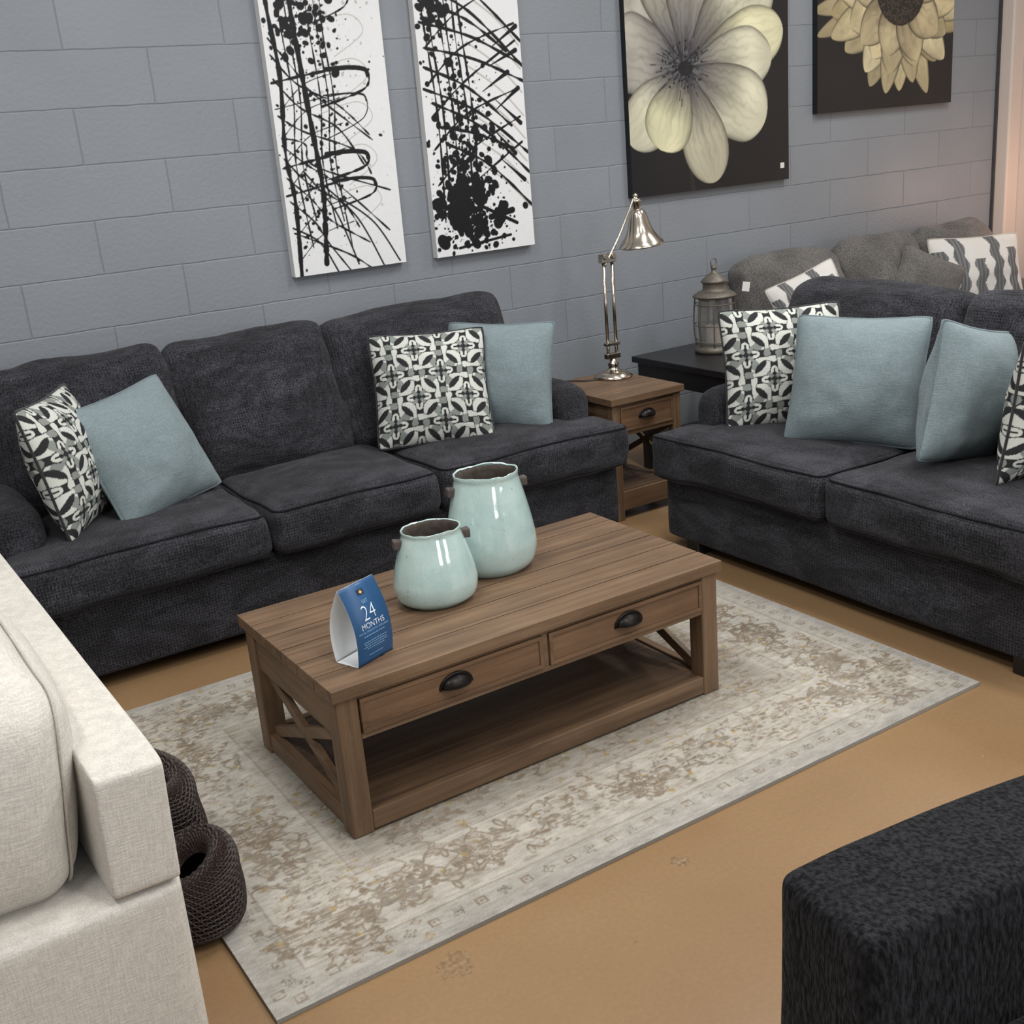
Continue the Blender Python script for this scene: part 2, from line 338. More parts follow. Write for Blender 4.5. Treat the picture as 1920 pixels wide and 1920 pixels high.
def art_drip():
    c=Cv(.53,1.5,.0024,(222,223,224))
    splat(c,.36,.8,.09,.35,150,.006,(176,175,172),.8)
    for i in range(5):
        y=.3+i*.17; q=sp([(.2,y),(.38,y+.04),(.44,y-.03),(.3,y-.12)]); c.line(q,.002,(176,174,168),.8)
    q,w=wob([(.13,1.5),(.13,1.1),(.14,.9),(.155,.66),(.175,.36),(.165,.2),(.15,.04)],.007,.013); c.line(q,w,BK)
    q,w=wob([(.04,1.5),(.03,1.1),(.05,.8),(.03,.5),(.045,.3),(.03,.0)],.005,.011); c.line(q,w,BK)
    for x in (.08,.11,.2,.235,.26):
        q,w=wob([(x+random.uniform(-.03,.03),1.4),(x,1.),(x+.015,.7),(x-.01,.45),(x+.02,random.uniform(.05,.3))],.001,.004); c.line(q,w,BK)
    for (y,xe,dr,wd) in ((.80,.45,.10,.009),(.70,.43,.13,.003),(.47,.41,.06,.009),(.36,.43,.07,.007),(1.12,.4,.1,.006)):
        q,w=wob([(.01,y-.03),(.2,y+.0),(xe-.08,y+.015),(xe-.01,y),(xe-.03,y-.02-dr*.5),(.22,y-dr-.03)],.0015,wd*.7); c.line(q,w,BK)
        q=sp([(xe-.2,y+.012),(xe-.09,y+.016),(xe-.02,y+.006),(xe-.008,y-.018)]); c.line(q,wd,BK)
    for i in range(10):
        y=.8-i*.075+random.uniform(-.03,.03); x=random.uniform(.1,.3); q,w=wob([(.02,y+.05+random.uniform(0,.1)),(.12,y+.02),(x+.05,y-.07),(.35+random.uniform(-.1,.15),y-.2+random.uniform(-.08,.05))],.0008,.0045); c.line(q,w,BK)
    for i in range(7):
        y=.1+i*.1; q,w=wob([(.03,y-.04),(.15,y+.06),(.3,y+.1)],.0006,.002); c.line(q,w,BK)
    for (x0,y0,x1,y1) in ((.1,.42,.3,.02),(.18,.36,.42,.0),(.02,.2,.2,.0),(.25,.3,.5,.01)): c.line(sp([(x0,y0),((x0+x1)/2+.02,(y0+y1)/2+.03),(x1,y1)]),.0035,BK)
    splat(c,.17,1.0,.07,.10,280,.018); splat(c,.16,.5,.08,.25,200,.008); splat(c,.15,1.3,.08,.1,160,.016); splat(c,.1,.25,.05,.1,60,.007); splat(c,.3,.75,.09,.2,60,.007)
    return c
def art_reed():
    c=Cv(.53,1.5,.0024,(222,223,224))
    for i in range(8):
        y=1.1-i*.1; q=sp([(.25,y),(.4,y-.1),(.52,y-.22)]); c.line(q,.004,(184,182,176))
    for x in (.04,.07,.12,.15,.19,.22):
        q,w=wob([(x+random.uniform(-.04,.04),1.4),(x,1.),(x+.03,.6),(x+.02,.15)],.0012,.006); c.line(q,w,BK)
    for i in range(11):
        y0=1.32-i*.085+random.uniform(-.02,.02); x0=random.uniform(0,.12); x1=.53 if i%3 else .45; sl=random.uniform(.3,.75)
        q,w=wob([(x0,y0),((x0+x1)/2,y0-sl*(x1-x0)*.35),(x1,y0-sl*(x1-x0))],.0025,.0075); c.line(q,w,BK)
    for i in range(6):
        y=.3+i*.15+random.uniform(-.03,.03); q,w=wob([(.04,y-.14),(.22,y),(.5,y+random.uniform(.08,.2))],.001,.0055); c.line(q,w,BK)
    for (x,y,a) in ((.50,.70,.6),(.45,.77,.5),(.5,.86,.4),(.51,.96,.55),(.5,.55,-.7),(.46,.42,-.8),(.5,.3,-.7)):
        c.line([(x-.16*math.cos(a),y-.16*math.sin(a)),(x-.06*math.cos(a),y-.06*math.sin(a)),(x,y)],[.0015,.006,.0105],BK)
    splat(c,.18,.20,.085,.07,320,.03); splat(c,.18,.4,.08,.10,300,.017); splat(c,.2,.09,.12,.045,140,.012); splat(c,.2,.6,.08,.15,260,.011); splat(c,.10,1.1,.05,.1,240,.022); splat(c,.35,.3,.08,.15,60,.007)
    c.line([(.3,.15),(.42,.17)],.014,BK); c.line([(.12,.03),(.4,.06)],.006,BK); c.line([(.26,.2),(.44,.11)],.008,BK)
    return c
def petal(c,cx,cy,ang,L,wd,base,tip,point=.5,k=1.,edge=.45,fn=70,va=.2):
    R=L*1.05; w=c.win(cx-R,cx+R,cy-R,cy+R); dx=c.X[w]-cx; dy=c.Y[w]-cy; u=dx*math.cos(ang)+dy*math.sin(ang); v=-dx*math.sin(ang)+dy*math.cos(ang)
    ir=vnoise(c.ny,c.nx,40,36)[w]; ir2=vnoise(c.ny,c.nx,9,8)[w]
    t=np.clip(u/L,0,1)
    if point<.3: prof=wd*np.power(np.sin(PI*np.clip(t,0,1)**1.25),.6)
    else:
        tm=.68; prof=wd*np.where(t<tm,np.sin(PI/2*(t/tm))**1.15,np.sqrt(np.clip(1-((t-tm)/(1-tm))**2,0,1)))*(.94+.12*ir2)
    prof=prof+1e-4; d=(np.abs(v)-prof); m=np.clip(.5-d/c.p,0,1)*(u>0)*(u<L)
    sh=np.clip((t-.12)/.5,0,1)**.8; e=np.clip(np.abs(v)/prof,0,1); s=np.sign(v)*e
    vein=.5+.5*np.cos(s*fn*.32+5*ir+2*t); vein=vein**3*np.clip(1.1-t,0,1)*(.5+.5*ir)
    mid=np.exp(-(v/.012)**2)*np.clip(1-t,0,1)
    col=np.array(base)[None,None]*(1-sh[...,None])+np.array(tip)[None,None]*sh[...,None]
    col=col*(1-va*vein[...,None])*(1-.2*mid[...,None])*(1-edge*(e**9)[...,None])*(.84+.26*ir2[...,None])
    c.C[w]=c.C[w]*(1-m[...,None])+(col/255.)*m[...,None]
def art_bloom():
    c=Cv(1.08,1.4,.0036,(17,17,20)); c.C+=(vnoise(c.ny,c.nx,6,5)*.03)[...,None]
    c.line(sp([(.36,.5),(.37,.25),(.40,.0)]),.012,(36,34,32))
    cx,cy=.36,.60; B=(72,70,76); T=(212,208,172); G=(182,178,166); A=(204,200,176)
    for (a,L,wd,t) in ((60,.72,.26,G),(125,.62,.26,G),(168,.48,.19,G),(100,.78,.24,A),(80,.7,.2,(190,187,170)),(38,.74,.20,A),(14,.70,.155,T),(224,.50,.15,A),(3,.60,.15,A),(-28,.62,.185,A),(-71,.60,.15,(190,184,160)),(248,.42,.155,T)):
        petal(c,cx,cy,math.radians(a),L,wd,B,t)
    for i in range(240):
        a=random.random()*6.28; r=abs(random.gauss(0,.07)); L=random.uniform(.015,.06)
        c.line([(cx+r*math.cos(a),cy+r*.8*math.sin(a)),(cx+(r+L)*math.cos(a),cy+(r+L)*.8*math.sin(a))],.002,random.choice([(30,32,40),(56,62,72),(22,22,28),(110,112,108)]))
    for i in range(60):
        a=random.random()*6.28; r=random.uniform(.05,.15); c.ell(cx+r*math.cos(a),cy+r*.8*math.sin(a),.006,.006,random.choice([(40,42,50),(24,24,28)]))
    c.ell(cx+.01,cy-.01,.05,.035,(22,22,28),0,.8)
    return c
def art_sun():
    c=Cv(1.12,1.1,.0036,(18,17,19)); c.C+=(vnoise(c.ny,c.nx,6,5)*.03)[...,None]
    cx,cy=.66,.62
    for (x0,y0) in ((.02,.40),(.0,.52)): petal(c,cx,cy,math.atan2(y0-cy,x0-cx),.70,.06,(80,66,50),(170,156,122),point=.1,fn=22,edge=.6)
    for lay,(n,L,wd,T) in enumerate(((15,.60,.095,(176,160,120)),(13,.58,.10,(214,202,164)),(12,.50,.115,(204,190,150)),(10,.40,.11,(186,172,136)))):
        for i in range(n):
            a=2*PI*i/n+lay*.21+random.uniform(-.12,.12); petal(c,cx,cy,a,L*random.uniform(.82,1.05),wd*random.uniform(.8,1.15),(84,70,52),T if random.random()>.3 else (178,166,130),point=.1,fn=22,edge=.65,va=.3)
    c.ell(cx,cy,.2,.19,(36,31,28)); 
    for i in range(500):
        a=i*2.399; r=.19*math.sqrt(i/500); c.ell(cx+r*math.cos(a),cy+r*math.sin(a),.005,.005,random.choice([(66,56,46),(24,20,18),(86,74,58)]))
    return c
def artwork(x,z,cv,mat,t,side,label,grp,sticker=None):
    r=thing('wall_art',label,'painting',(x,4.699,z),0,grp)
    link('canvas',gridmesh('canvas',cv.W,cv.H,cv.nx,cv.ny,cv.C,'xz',t,side),mat,r)
    if sticker: box('price_sticker',sticker[0]-.014,sticker[0]+.014,-t-.0015,-t-.0002,sticker[1]-.014,sticker[1]+.014,M['tag'],r,bevel=0)
artwork(1.882,1.122,art_drip(),M['canvas'],.04,(215,215,215),'tall white canvas with black drips and looping strokes, leftmost on the grey block wall','abstract drip canvases')
artwork(2.572,1.118,art_reed(),M['canvas'],.04,(215,215,215),'tall white canvas with slanting black reed-like strokes and heavy splatter at its bottom','abstract drip canvases')
artwork(3.707,1.271,art_bloom(),M['gloss'],.035,(18,18,20),'glossy black canvas of a pale cream flower with rounded petals, above the metal lamp','flower canvases',(1.03,.075))
artwork(5.005,1.592,art_sun(),M['gloss'],.035,(18,18,20),'black canvas of a golden sunflower with pointed petals, high at the wall end','flower canvases')
# ---------------------------------------------------------------- rug
def rug():
    W,H=2.17,1.575; c=Cv(W,H,.0033,(176,170,158)); ny,nx=c.ny,c.nx
    d=np.minimum(np.minimum(c.X,W-c.X),np.minimum(c.Y,H-c.Y))
    def band(a,b,col,al=1): c.put((slice(None),slice(None)),((d>=a)&(d<b))*float(al),col)
    band(0,.03,(156,152,145)); band(.03,.1,(162,157,148)); band(.1,.106,(150,143,132)); band(.106,.33,(170,165,155)); band(.33,.336,(150,143,132)); band(.336,.385,(159,153,143)); band(.385,.389,(148,141,130)); band(.389,2,(151,145,134)); 
    basec=c.C.copy(); BR=(114,100,84); BR2=(126,113,97); GY=(119,111,99); GD=(146,122,70)
    def ros(x,y,r,k,col):
        w=c.win(x-r*1.1,x+r*1.1,y-r*1.1,y+r*1.1); dx=c.X[w]-x; dy=c.Y[w]-y; rho=np.hypot(dx,dy); th=np.arctan2(dy,dx)+x*9; e=r*(.78+.2*np.cos(k*th))
        f=rho/e; m=((f<1)&(f>.84))|((f<.6)&(f>.48))|(f<.25)|((f<.84)&(f>.6)&(np.cos(k*th*2)>.7)); c.put(w,m*.95,col); m2=(f<.84)&(f>.6)&(np.cos(k*th*2)<=.7); c.put(w,m2*.35,col)
    def leaf(x,y,l,th,cl,out=False):
        c.ell(x,y,l,l*.5,cl,th)
        if out and l>.012: c.ell(x,y,l*.62,l*.24,(162,156,146),th)
    def vine(pts,dens=.055,col=BR,big=1):
        q=sp(pts,14); c.line(q,.0026,col); acc=0; sd=1
        for (a,b) in zip(q,q[1:]):
            L=math.hypot(b[0]-a[0],b[1]-a[1]); acc+=L
            if acc>dens*random.uniform(.6,1):
                acc=0; sd=-sd; th=math.atan2(b[1]-a[1],b[0]-a[0])+sd*random.uniform(.6,1.2); l=random.uniform(.010,.022)*big
                cl=random.choice([col,BR2,GY,col]); leaf(a[0]+l*math.cos(th),a[1]+l*math.sin(th),l,th,cl,random.random()<.4)
                if random.random()<.5: c.line(sp([a,(a[0]+2*l*math.cos(th+.5),a[1]+2*l*math.sin(th+.5)),(a[0]+3.2*l*math.cos(th+1.2),a[1]+3.2*l*math.sin(th+1.2))]),.002,cl); c.ell(a[0]+3.2*l*math.cos(th+1.2),a[1]+3.2*l*math.sin(th+1.2),.008,.007,random.choice([cl,cl,GD]))
    def along(side,n,off):
        L=W if side in 'bt' else H
        for i in range(n):
            s=L*(i+.5)/n; yield {'b':(s,off),'t':(s,H-off),'l':(off,s),'r':(W-off,s)}[side]
    for sd,n in (('b',36),('t',36),('l',26),('r',26)):
        for k,(x,y) in enumerate(along(sd,n,.064)):
            if k%2: ros(x,y,.018,4,GY)
            else:
                w=c.win(x-.015,x+.015,y-.015,y+.015); m=(np.maximum(np.abs(c.X[w]-x),np.abs(c.Y[w]-y))); c.put(w,((m<.014)&(m>.008))|(m<.004),BR2)
        for k,(x,y) in enumerate(along(sd,n,.36)): ros(x,y,.014,4,BR2 if k%5 else GD)
    for sd,n in (('b',9),('t',9),('l',6),('r',6)):
        for sg in (1,-1,.35):
            pts=[]
            for k,(x,y) in enumerate(along(sd,n*2+1,.22)):
                o=.072*sg*(1 if k%2 else -1)+random.uniform(-.018,.018); pts.append((x,y+o) if sd in 'bt' else (x+o,y))
            vine(pts,.028)
        for k,(x,y) in enumerate(along(sd,n,.22)):
            x+=random.uniform(-.02,.02); y+=random.uniform(-.02,.02)
            ros(x,y,.07 if k%2==0 else .052,6 if k%2==0 else 8,BR if k%2==0 else GY); ros(x,y,.03,5,BR2)
    for _ in range(170):
        x=random.uniform(.42,W-.42); y=random.uniform(.42,H-.42); a=random.random()*6.28; pts=[(x,y)]; tw=random.choice([-1,1])*.8
        for k in range(5):
            a+=tw+random.uniform(-.4,.4); x+=.05*math.cos(a); y+=.05*math.sin(a); pts.append((min(max(x,.41),W-.41),min(max(y,.41),H-.41)))
        vine(pts,.03,random.choice([BR,GY,BR2]),.9)
    for i in range(11):
        for j in range(6):
            x=.46+i*(W-.92)/10+random.uniform(-.03,.03); y=.46+j*(H-.92)/5+random.uniform(-.03,.03)
            if (i+j)%2==0: ros(x,y,.045+.02*((i*j)%3),6+2*(i%2),BR if j%2 else BR2)
            else: ros(x,y,.016,4,GD)
    blot=vnoise(ny,nx,30,42)*.45+vnoise(ny,nx,110,60)*.55; bm_=np.clip((blot-.52)*7,0,1)*.42*((d>.12)); c.put((slice(None),slice(None)),bm_,(122,109,94))
    for _ in range(70):
        x=random.uniform(.12,W-.12); y=random.uniform(.12,H-.12); c.ell(x,y,.009,.007,(150,124,66),random.random()*3,.8)
    ero=vnoise(ny,nx,9,12)*.30+vnoise(ny,nx,60,90)*.14+vnoise(ny,nx,160,200)*.24+vnoise(ny,nx,400,110)*.32
    keep=np.clip((ero-.37)*5,0.12,.78)[...,None]; c.C=basec*(1-keep)+c.C*keep
    wash=(vnoise(ny,nx,5,7)-.5)*.06+(vnoise(ny,nx,30,60)-.5)*.05+(vnoise(ny,nx,300,90)-.5)*.08; c.C+=wash[...,None]+(rng.random((ny,nx,1))-.5)*.05
    me=gridmesh('rug',W,H,nx,ny,c.C,'xy',.01,(145,141,133)); o=link('area_rug',me,M['rug'],None,loc=(.505,1.868,.0005))
    o['label']='faded beige and taupe floral rug with borders lying under the coffee table'; o['category']='rug'
rug()
# ---------------------------------------------------------------- dark sofas
def sofa(name,label,loc,rz,L,n,fab,pipe,seed,puff=.0,grp=None,aw=.2,lean=22,foot='foot',seams=None,gap=.012,br=.07):
    R=thing(name,label,'sofa',loc,rz,grp); w=(L-2*aw)/n
    soft('base',(L,.92,.275),.022,fab,R,(0,.52,.1825),wr=.003,seed=seed)
    soft('back_frame',(L-.03,.15,.76),.06,fab,R,(0,.915,.46),wr=.004,seed=seed+1)
    for s in (-1,1):
        soft('arm',(aw,.76,.36),.08,fab,R,(s*(L/2-aw/2),.59,.44),wr=.008,crown=(0,0,.01),seed=seed+s)
    for i in range(n):
        x0=-L/2+aw+i*w; x1=x0+w; sg=0
        if i==0: x0=-L/2-.01; sg=-1
        if i==n-1: x1=L/2+.01; sg=1
        xc=(x0+x1)/2; wd=x1-x0-.002; xin=(L/2-aw)-abs(xc) if sg else 0
        def fn(v,sg=sg,xin=xin):
            if sg and v.x*sg>xin-.012:
                t=min(1,(v.x*sg-(xin-.012))/.02); k=1+(.22/.62-1)*t; return Vector((v.x,-.31+(v.y+.31)*k,v.z))
            return v
        soft('seat_cushion',(wd,.62,.170),.045,fab,R,(xc,.31,.394),n=24 if sg else 18,crown=(0,.006,.032),wr=.011,fn=fn if sg else None,piping=pipe,seed=seed+5+i)
    e=L/2-.09; seams=seams or [-e+2*e/n*i for i in range(n+1)]
    for i in range(n):
        xc=(seams[i]+seams[i+1])/2; bw=seams[i+1]-seams[i]
        soft('back_cushion',(bw+gap,.21,.56),br,fab,R,(xc,.715,.70),rot=(math.radians(-lean),0,0),n=20,crown=(.004,.04+puff,.014+puff*.4),wr=.022+puff*.3,seed=seed+20+i*3)
    for sx in (-1,1):
        for sy in (.10,.9): box('foot',sx*(L/2-.155)-.035,sx*(L/2-.155)+.035,sy-.035,sy+.035,0,.06,M[foot],R,bevel=.006)
    return R
sofa('sofa','three-seat charcoal chenille sofa along the grey block wall behind the coffee table',(1.585,3.60,0),0,2.39,3,M['sofa'],M['sofa_pipe'],1,seams=[-1.08,-.39,.25,1.08])
sofa('loveseat','two-seat charcoal chenille loveseat at right angles to the long dark sofa',(2.74,2.54,0),-PI/2,1.75,2,M['sofa'],M['sofa_pipe'],40,seams=[-.82,-.01,.82])
_g=sofa('sofa','mid grey sofa with puffy cushions against the wall behind the dark loveseat',(5.2,3.68,0),0,2.1,3,M['grey'],M['grey'],70,puff=.03,gap=-.03,br=.1,seams=[-1.02,-.3,.36,1.0]); _g.scale=(1,1,.94)
# ---------------------------------------------------------------- pillows
def trellis(u,v):
    q=2.3; u=u*q+.1; v=v*q; a=(u+.5)%1-.5; b=(v+.5)%1-.5; a2=u%1-.5; b2=v%1-.5
    r1=np.hypot(a,b); r2=np.hypot(a2,b2); th2=np.arctan2(b2,a2); th1=np.arctan2(b,a)
    cr=np.array([198,200,193.]); gy=np.array([132,137,132.]); dk=np.array([46,46,48.])
    C=np.zeros(u.shape+(3,))+dk
    def put(m,c): C[m]=c
    R2=.43*(1-.10*np.cos(4*th2)); R1=.43*(1-.10*np.cos(4*th1))
    w2=.050+.014*np.cos(8*th2); w1=.046+.014*np.cos(8*th1)
    put((np.abs(r1-R1)<w1+.014),dk); put((np.abs(r1-R1)<w1),cr); put((np.abs(r1-R1)<w1)&(np.cos(4*th1)<-.35),gy)
    put((np.abs(r2-R2)<w2+.014),dk); put((np.abs(r2-R2)<w2),cr); put((np.abs(r2-R2)<w2)&(np.cos(4*th2)>.55),gy)
    # over-under: first ring family passes over on alternate crossings
    ov=(np.abs(r1-R1)<w1)&(np.sin(4*th1)>.25); put((np.abs(r1-R1)<w1+.014)&(np.sin(4*th1)>.25),dk); put(ov,cr)
    for (A_,B_,r,th) in ((a2,b2,r2,th2),(a,b,r1,th1)):
        k=np.abs(np.cos(2*th)); put((r<.25*k**.9)&(r>.135*k**.7)&(r>.05),cr)
        k=np.abs(np.sin(2*th)); put((r<.19*k**2)&(r>.05),gy)
        put((np.abs(A_)<.018)&(np.abs(B_)<.2),dk); put((np.abs(B_)<.018)&(np.abs(A_)<.2),dk)
    return C/255.
def pillow_meshes(size,T,n,pattern,seed):
    t=np.linspace(-1,1,n); t=np.sign(t)*(1-(1-np.abs(t))**1.25); A,B=np.meshgrid(t,t); S2=size/2
    pin=.075
    def edge(a,b): 
        rc=1-.04*(a*a*b*b)**3
        return a*S2*(1-pin*(1-b**2))*rc, b*S2*(1-pin*(1-a**2))*rc+S2
    X,Z=edge(A,B)
    th=T/2*np.power(np.clip((1-A**2)*(1-B**2),0,1),.58)
    wr=np.zeros_like(th)
    for i in range(n):
        for j in range(n):
            wr[i,j]=noise.noise(Vector((X[i,j]*6+seed,Z[i,j]*6,seed)))*.014+noise.noise(Vector((X[i,j]*18+seed,Z[i,j]*18,seed)))*.004
    f=np.clip(th/(T/2)*2,0,1); Yf=-(th+wr*f); Yb=th+wr*f
    V=np.concatenate([np.stack([X,Yf,Z],-1).reshape(-1,3),np.stack([X,Yb,Z],-1).reshape(-1,3)])
    idx=np.arange(n*n).reshape(n,n); F=np.stack([idx[:-1,:-1],idx[:-1,1:],idx[1:,1:],idx[1:,:-1]],-1).reshape(-1,4)
    F=np.concatenate([F,F[:,::-1]+n*n]); me=bpy.data.meshes.new('cover'); me.from_pydata(V.tolist(),[],F.tolist())
    if pattern:
        c=trellis((A+1)/2*1.0+.02,(B+1)/2*1.0+.05); c=np.concatenate([c.reshape(-1,3)]*2); C=np.ones((len(V),4)); C[:,:3]=((c+.055)/1.055)**2.4
        a=me.color_attributes.new('Col','FLOAT_COLOR','POINT'); a.data.foreach_set('color',C.ravel())
    me.polygons.foreach_set('use_smooth',[True]*len(me.polygons))
    ring=[]
    m=24
    for (f0) in range(4):
        for k in range(m):
            s=-1+2*k/m; a,b={0:(s,-1),1:(1,s),2:(-s,1),3:(-1,-s)}[f0]
            x,z=edge(a,b); ring.append((x,0,z))
    bm=bmesh.new(); tube(bm,ring,.0055,6,True); mp=bpy.data.meshes.new('piping'); bmesh.ops.recalc_face_normals(bm,faces=bm.faces); bm.to_mesh(mp); bm.free()
    mp.polygons.foreach_set('use_smooth',[True]*len(mp.polygons))
    return me,mp
PM={'p':pillow_meshes(.495,.22,190,True,3.3),'b':pillow_meshes(.495,.26,80,False,8.1)}
PM['p'][0].materials.append(M['pat']); PM['p'][1].materials.append(M['dark_pipe']); PM['b'][0].materials.append(M['blue']); PM['b'][1].materials.append(M['blue_pipe'])
def pillow(kind,loc,yaw,lean,roll,label,grp,sc=1,sz=None):
    r=thing('throw_pillow',label,'pillow',loc,0,grp); r.rotation_mode='YXZ'; r.rotation_euler=(math.radians(-lean),math.radians(roll),math.radians(yaw)); r.scale=sz or (sc,)*3
    for nm,me in zip(('cover','piping'),PM[kind]):
        o=bpy.data.objects.new(nm,me); COL.objects.link(o); o.parent=r
G1='pillows on the long dark sofa'; G2='pillows on the dark loveseat'
pillow('p',(.75,3.93,.485),58,12,0,'black and cream trellis pillow at the left end of the long dark sofa',G1,.93)
pillow('b',(1.03,3.905,.475),24,25,-7,'plain blue-grey pillow beside the trellis pillow at the left end of the long dark sofa',G1,.93)
pillow('p',(2.07,3.90,.48),-25,24,1,'black and cream trellis pillow at the lamp end of the long dark sofa',G1,.95)
pillow('b',(2.38,3.94,.465),-46,16,2,'blue-grey pillow behind the trellis pillow near the lamp and end table',G1,.92)
pillow('p',(3.12,3.05,.48),-32,18,0,'black and cream trellis pillow behind a blue one, nearest the black side table',G2,.95)
pillow('b',(3.07,2.71,.48),-60,24,1,'blue-grey pillow facing front on the loveseat, overlapping a trellis pillow',G2,.96)
pillow('b',(3.12,2.31,.48),4,0,15,'blue-grey pillow turned sideways on the loveseat, beside a cut-off trellis pillow',G2,.92)
pillow('p',(3.16,2.045,.48),2,-5,6,'black and cream trellis pillow cut off by the right edge of the photo',G2,.90)
def brush(u,v):
    C=np.zeros(u.shape+(3,))+np.array([206,203,198.])/255; k=np.floor(u*5).astype(int); f=u*5-k+.08*np.sin(v*23+k*3); rs=np.array([.8,.95,.7,.9,.75]); st=np.array([.05,.2,.0,.15,.1])
    m=(f>.12)&(f<.70)&(v>st[k%5])&(v<st[k%5]+rs[k%5]); C[m]=(np.array([92,93,94.])/255); C[m&(np.sin(u*150)>.4)]=np.array([120,120,120.])/255; return C
_t=trellis; trellis=brush; PM['w']=pillow_meshes(.5,.17,110,True,5.7); trellis=_t
PM['w'][0].materials.append(M['pat']); PM['w'][1].materials.append(M['white_pipe'])
PM['g']=pillow_meshes(.48,.2,50,False,2.2); PM['g'][0].materials.append(M['grey']); PM['g'][1].materials.append(M['grey'])
G3='pillows on the grey sofa'
pillow('w',(4.33,3.95,.53),-35,18,-22,'white pillow with dark brush strokes at the left end of the grey sofa',G3,.74)
pillow('w',(5.74,4.12,.47),-18,18,2,'white pillow with dark brush strokes at the far end of the grey sofa',G3,1,(1.18,1,.84))
pillow('g',(5.22,4.14,.49),-20,22,28,'plain grey pillow slumped in the middle of the grey sofa',G3,.8)
# ---------------------------------------------------------------- coffee table & end table
def cup(parent,x,y,z,s=1):
    bm=bmesh.new(); bmesh.ops.create_uvsphere(bm,u_segments=28,v_segments=20,radius=1)
    bmesh.ops.delete(bm,geom=[v for v in bm.verts if v.co.z<-.05 or v.co.y>.05],context='VERTS')
    for v in bm.verts: v.co=Vector((v.co.x*.043*s,v.co.y*.027*s,v.co.z*.03*s))
    h=fin('handle',bm,M['iron'],parent,loc=(x,y,z),smooth=True,solid=.003)
    bm=bmesh.new(); pts=[(.045*s*math.cos(a),0,.033*s*math.sin(a)-.002) for a in [PI*k/16 for k in range(17)]]; tube(bm,pts,.0045*s,6); tube(bm,[(-.047*s,0,-.002),(.047*s,0,-.002)],.003*s,6)
    fin('rim',bm,M['iron'],parent,loc=(x,y,z),smooth=True)
def xbrace(R,x,y0,y1,z0,z1,t=.018,w=.032):
    for a,b in (((y0,z0),(y1,z1)),((y0,z1),(y1,z0))):
        d=Vector((0,b[0]-a[0],b[1]-a[1])); L=d.length; ang=math.atan2(d.z,d.y)
        bm=bmesh.new(); mt=Matrix.Translation(((x if a[1]<b[1] else x+.002),(a[0]+b[0])/2,(a[1]+b[1])/2))@Matrix.Rotation(ang,4,'X')
        bx(bm,-t/2,t/2,-L/2,L/2,-w/2,w/2,mt); fin('brace',bm,M['wy'],R,bevel=.002)
def drawer(R,x0,x1,y,z0,z1,s=1):
    bm=bmesh.new(); bx(bm,x0,x1,y,y+.016,z0,z1); 
    d=fin('drawer',bm,M['wd'],R,bevel=.002)
    bm=bmesh.new(); q=.010
    bx(bm,x0,x1,y-.004,y,z1-q,z1); bx(bm,x0,x1,y-.004,y,z0,z0+q); bx(bm,x0,x0+q,y-.004,y,z0+q,z1-q); bx(bm,x1-q,x1,y-.004,y,z0+q,z1-q); fin('drawer_edge',bm,M['wd'],d,bevel=.001)
    cup(d,(x0+x1)/2,y-.001,(z0+z1)/2-.004,s)
CT=thing('coffee_table','brown plank coffee table with two drawers and open lower shelf on the rug','coffee table',(1.4925,2.632,.0105))
hx,hy=.61,.313
bm=bmesh.new()
for i in range(6):
    a=-hy+i*2*hy/6; bx(bm,-hx,hx,a+(.0026 if i else 0),a+2*hy/6-(.0026 if i<5 else 0),.378,.41)
bx(bm,-hx+.004,hx-.004,-hy+.004,hy-.004,.376,.3785)
fin('tabletop',bm,M['wx'],CT,bevel=.0022)
for sx in (-1,1):
    for sy in (-1,1):
        x=sx*(hx-.040); y=sy*(hy-.040); box('leg',x-.029,x+.029,y-.029,y+.029,0,.376,M['wz'],CT,bevel=.004)
    box('side_apron',sx*(hx-.03)-.012,sx*(hx-.03)+.012,-hy+.069,hy-.069,.262,.376,M['wy'],CT)
    xbrace(CT,sx*(hx-.04),-hy+.06,hy-.06,.06,.265)
    box('bottom_rail',sx*(hx-.03)-.014,sx*(hx-.03)+.014,-hy+.069,hy-.069,.010,.060,M['wy'],CT)
box('back_apron',-hx+.069,hx-.069,hy-.04,hy-.02,.262,.376,M['wx'],CT)
bm=bmesh.new(); bx(bm,-hx+.069,hx-.069,-hy+.012,-hy+.032,.366,.376); bx(bm,-hx+.069,hx-.069,-hy+.012,-hy+.032,.258,.272); bx(bm,-.009,.009,-hy+.012,-hy+.032,.272,.366); bx(bm,-hx+.08,hx-.08,-hy+.04,hy-.04,.25,.258)
fin('front_frame',bm,M['wx'],CT,bevel=.0015)
drawer(CT,-hx+.072,-.011,-hy+.01,.274,.364); drawer(CT,.011,hx-.072,-hy+.01,.274,.364)
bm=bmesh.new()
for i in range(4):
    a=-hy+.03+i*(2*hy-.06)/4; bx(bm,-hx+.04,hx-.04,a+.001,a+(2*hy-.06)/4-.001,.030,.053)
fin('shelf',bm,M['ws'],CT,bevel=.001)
for s in (-1,1): box('bottom_rail',-hx+.069,hx-.069,s*(hy-.024)-.012,s*(hy-.024)+.012,.006,.059,M['wx'],CT)
ET=thing('end_table','small brown wooden end table with one drawer beside the long dark sofa','end table',(3.025,3.76,0))
bm=bmesh.new()
for i in range(5):
    a=i*.1; bx(bm,-.198,.198,a+.0018,a+.0982,.512,.54)
bx(bm,-.195,.195,.004,.496,.51,.5125)
fin('tabletop',bm,M['wx'],ET,bevel=.0018)
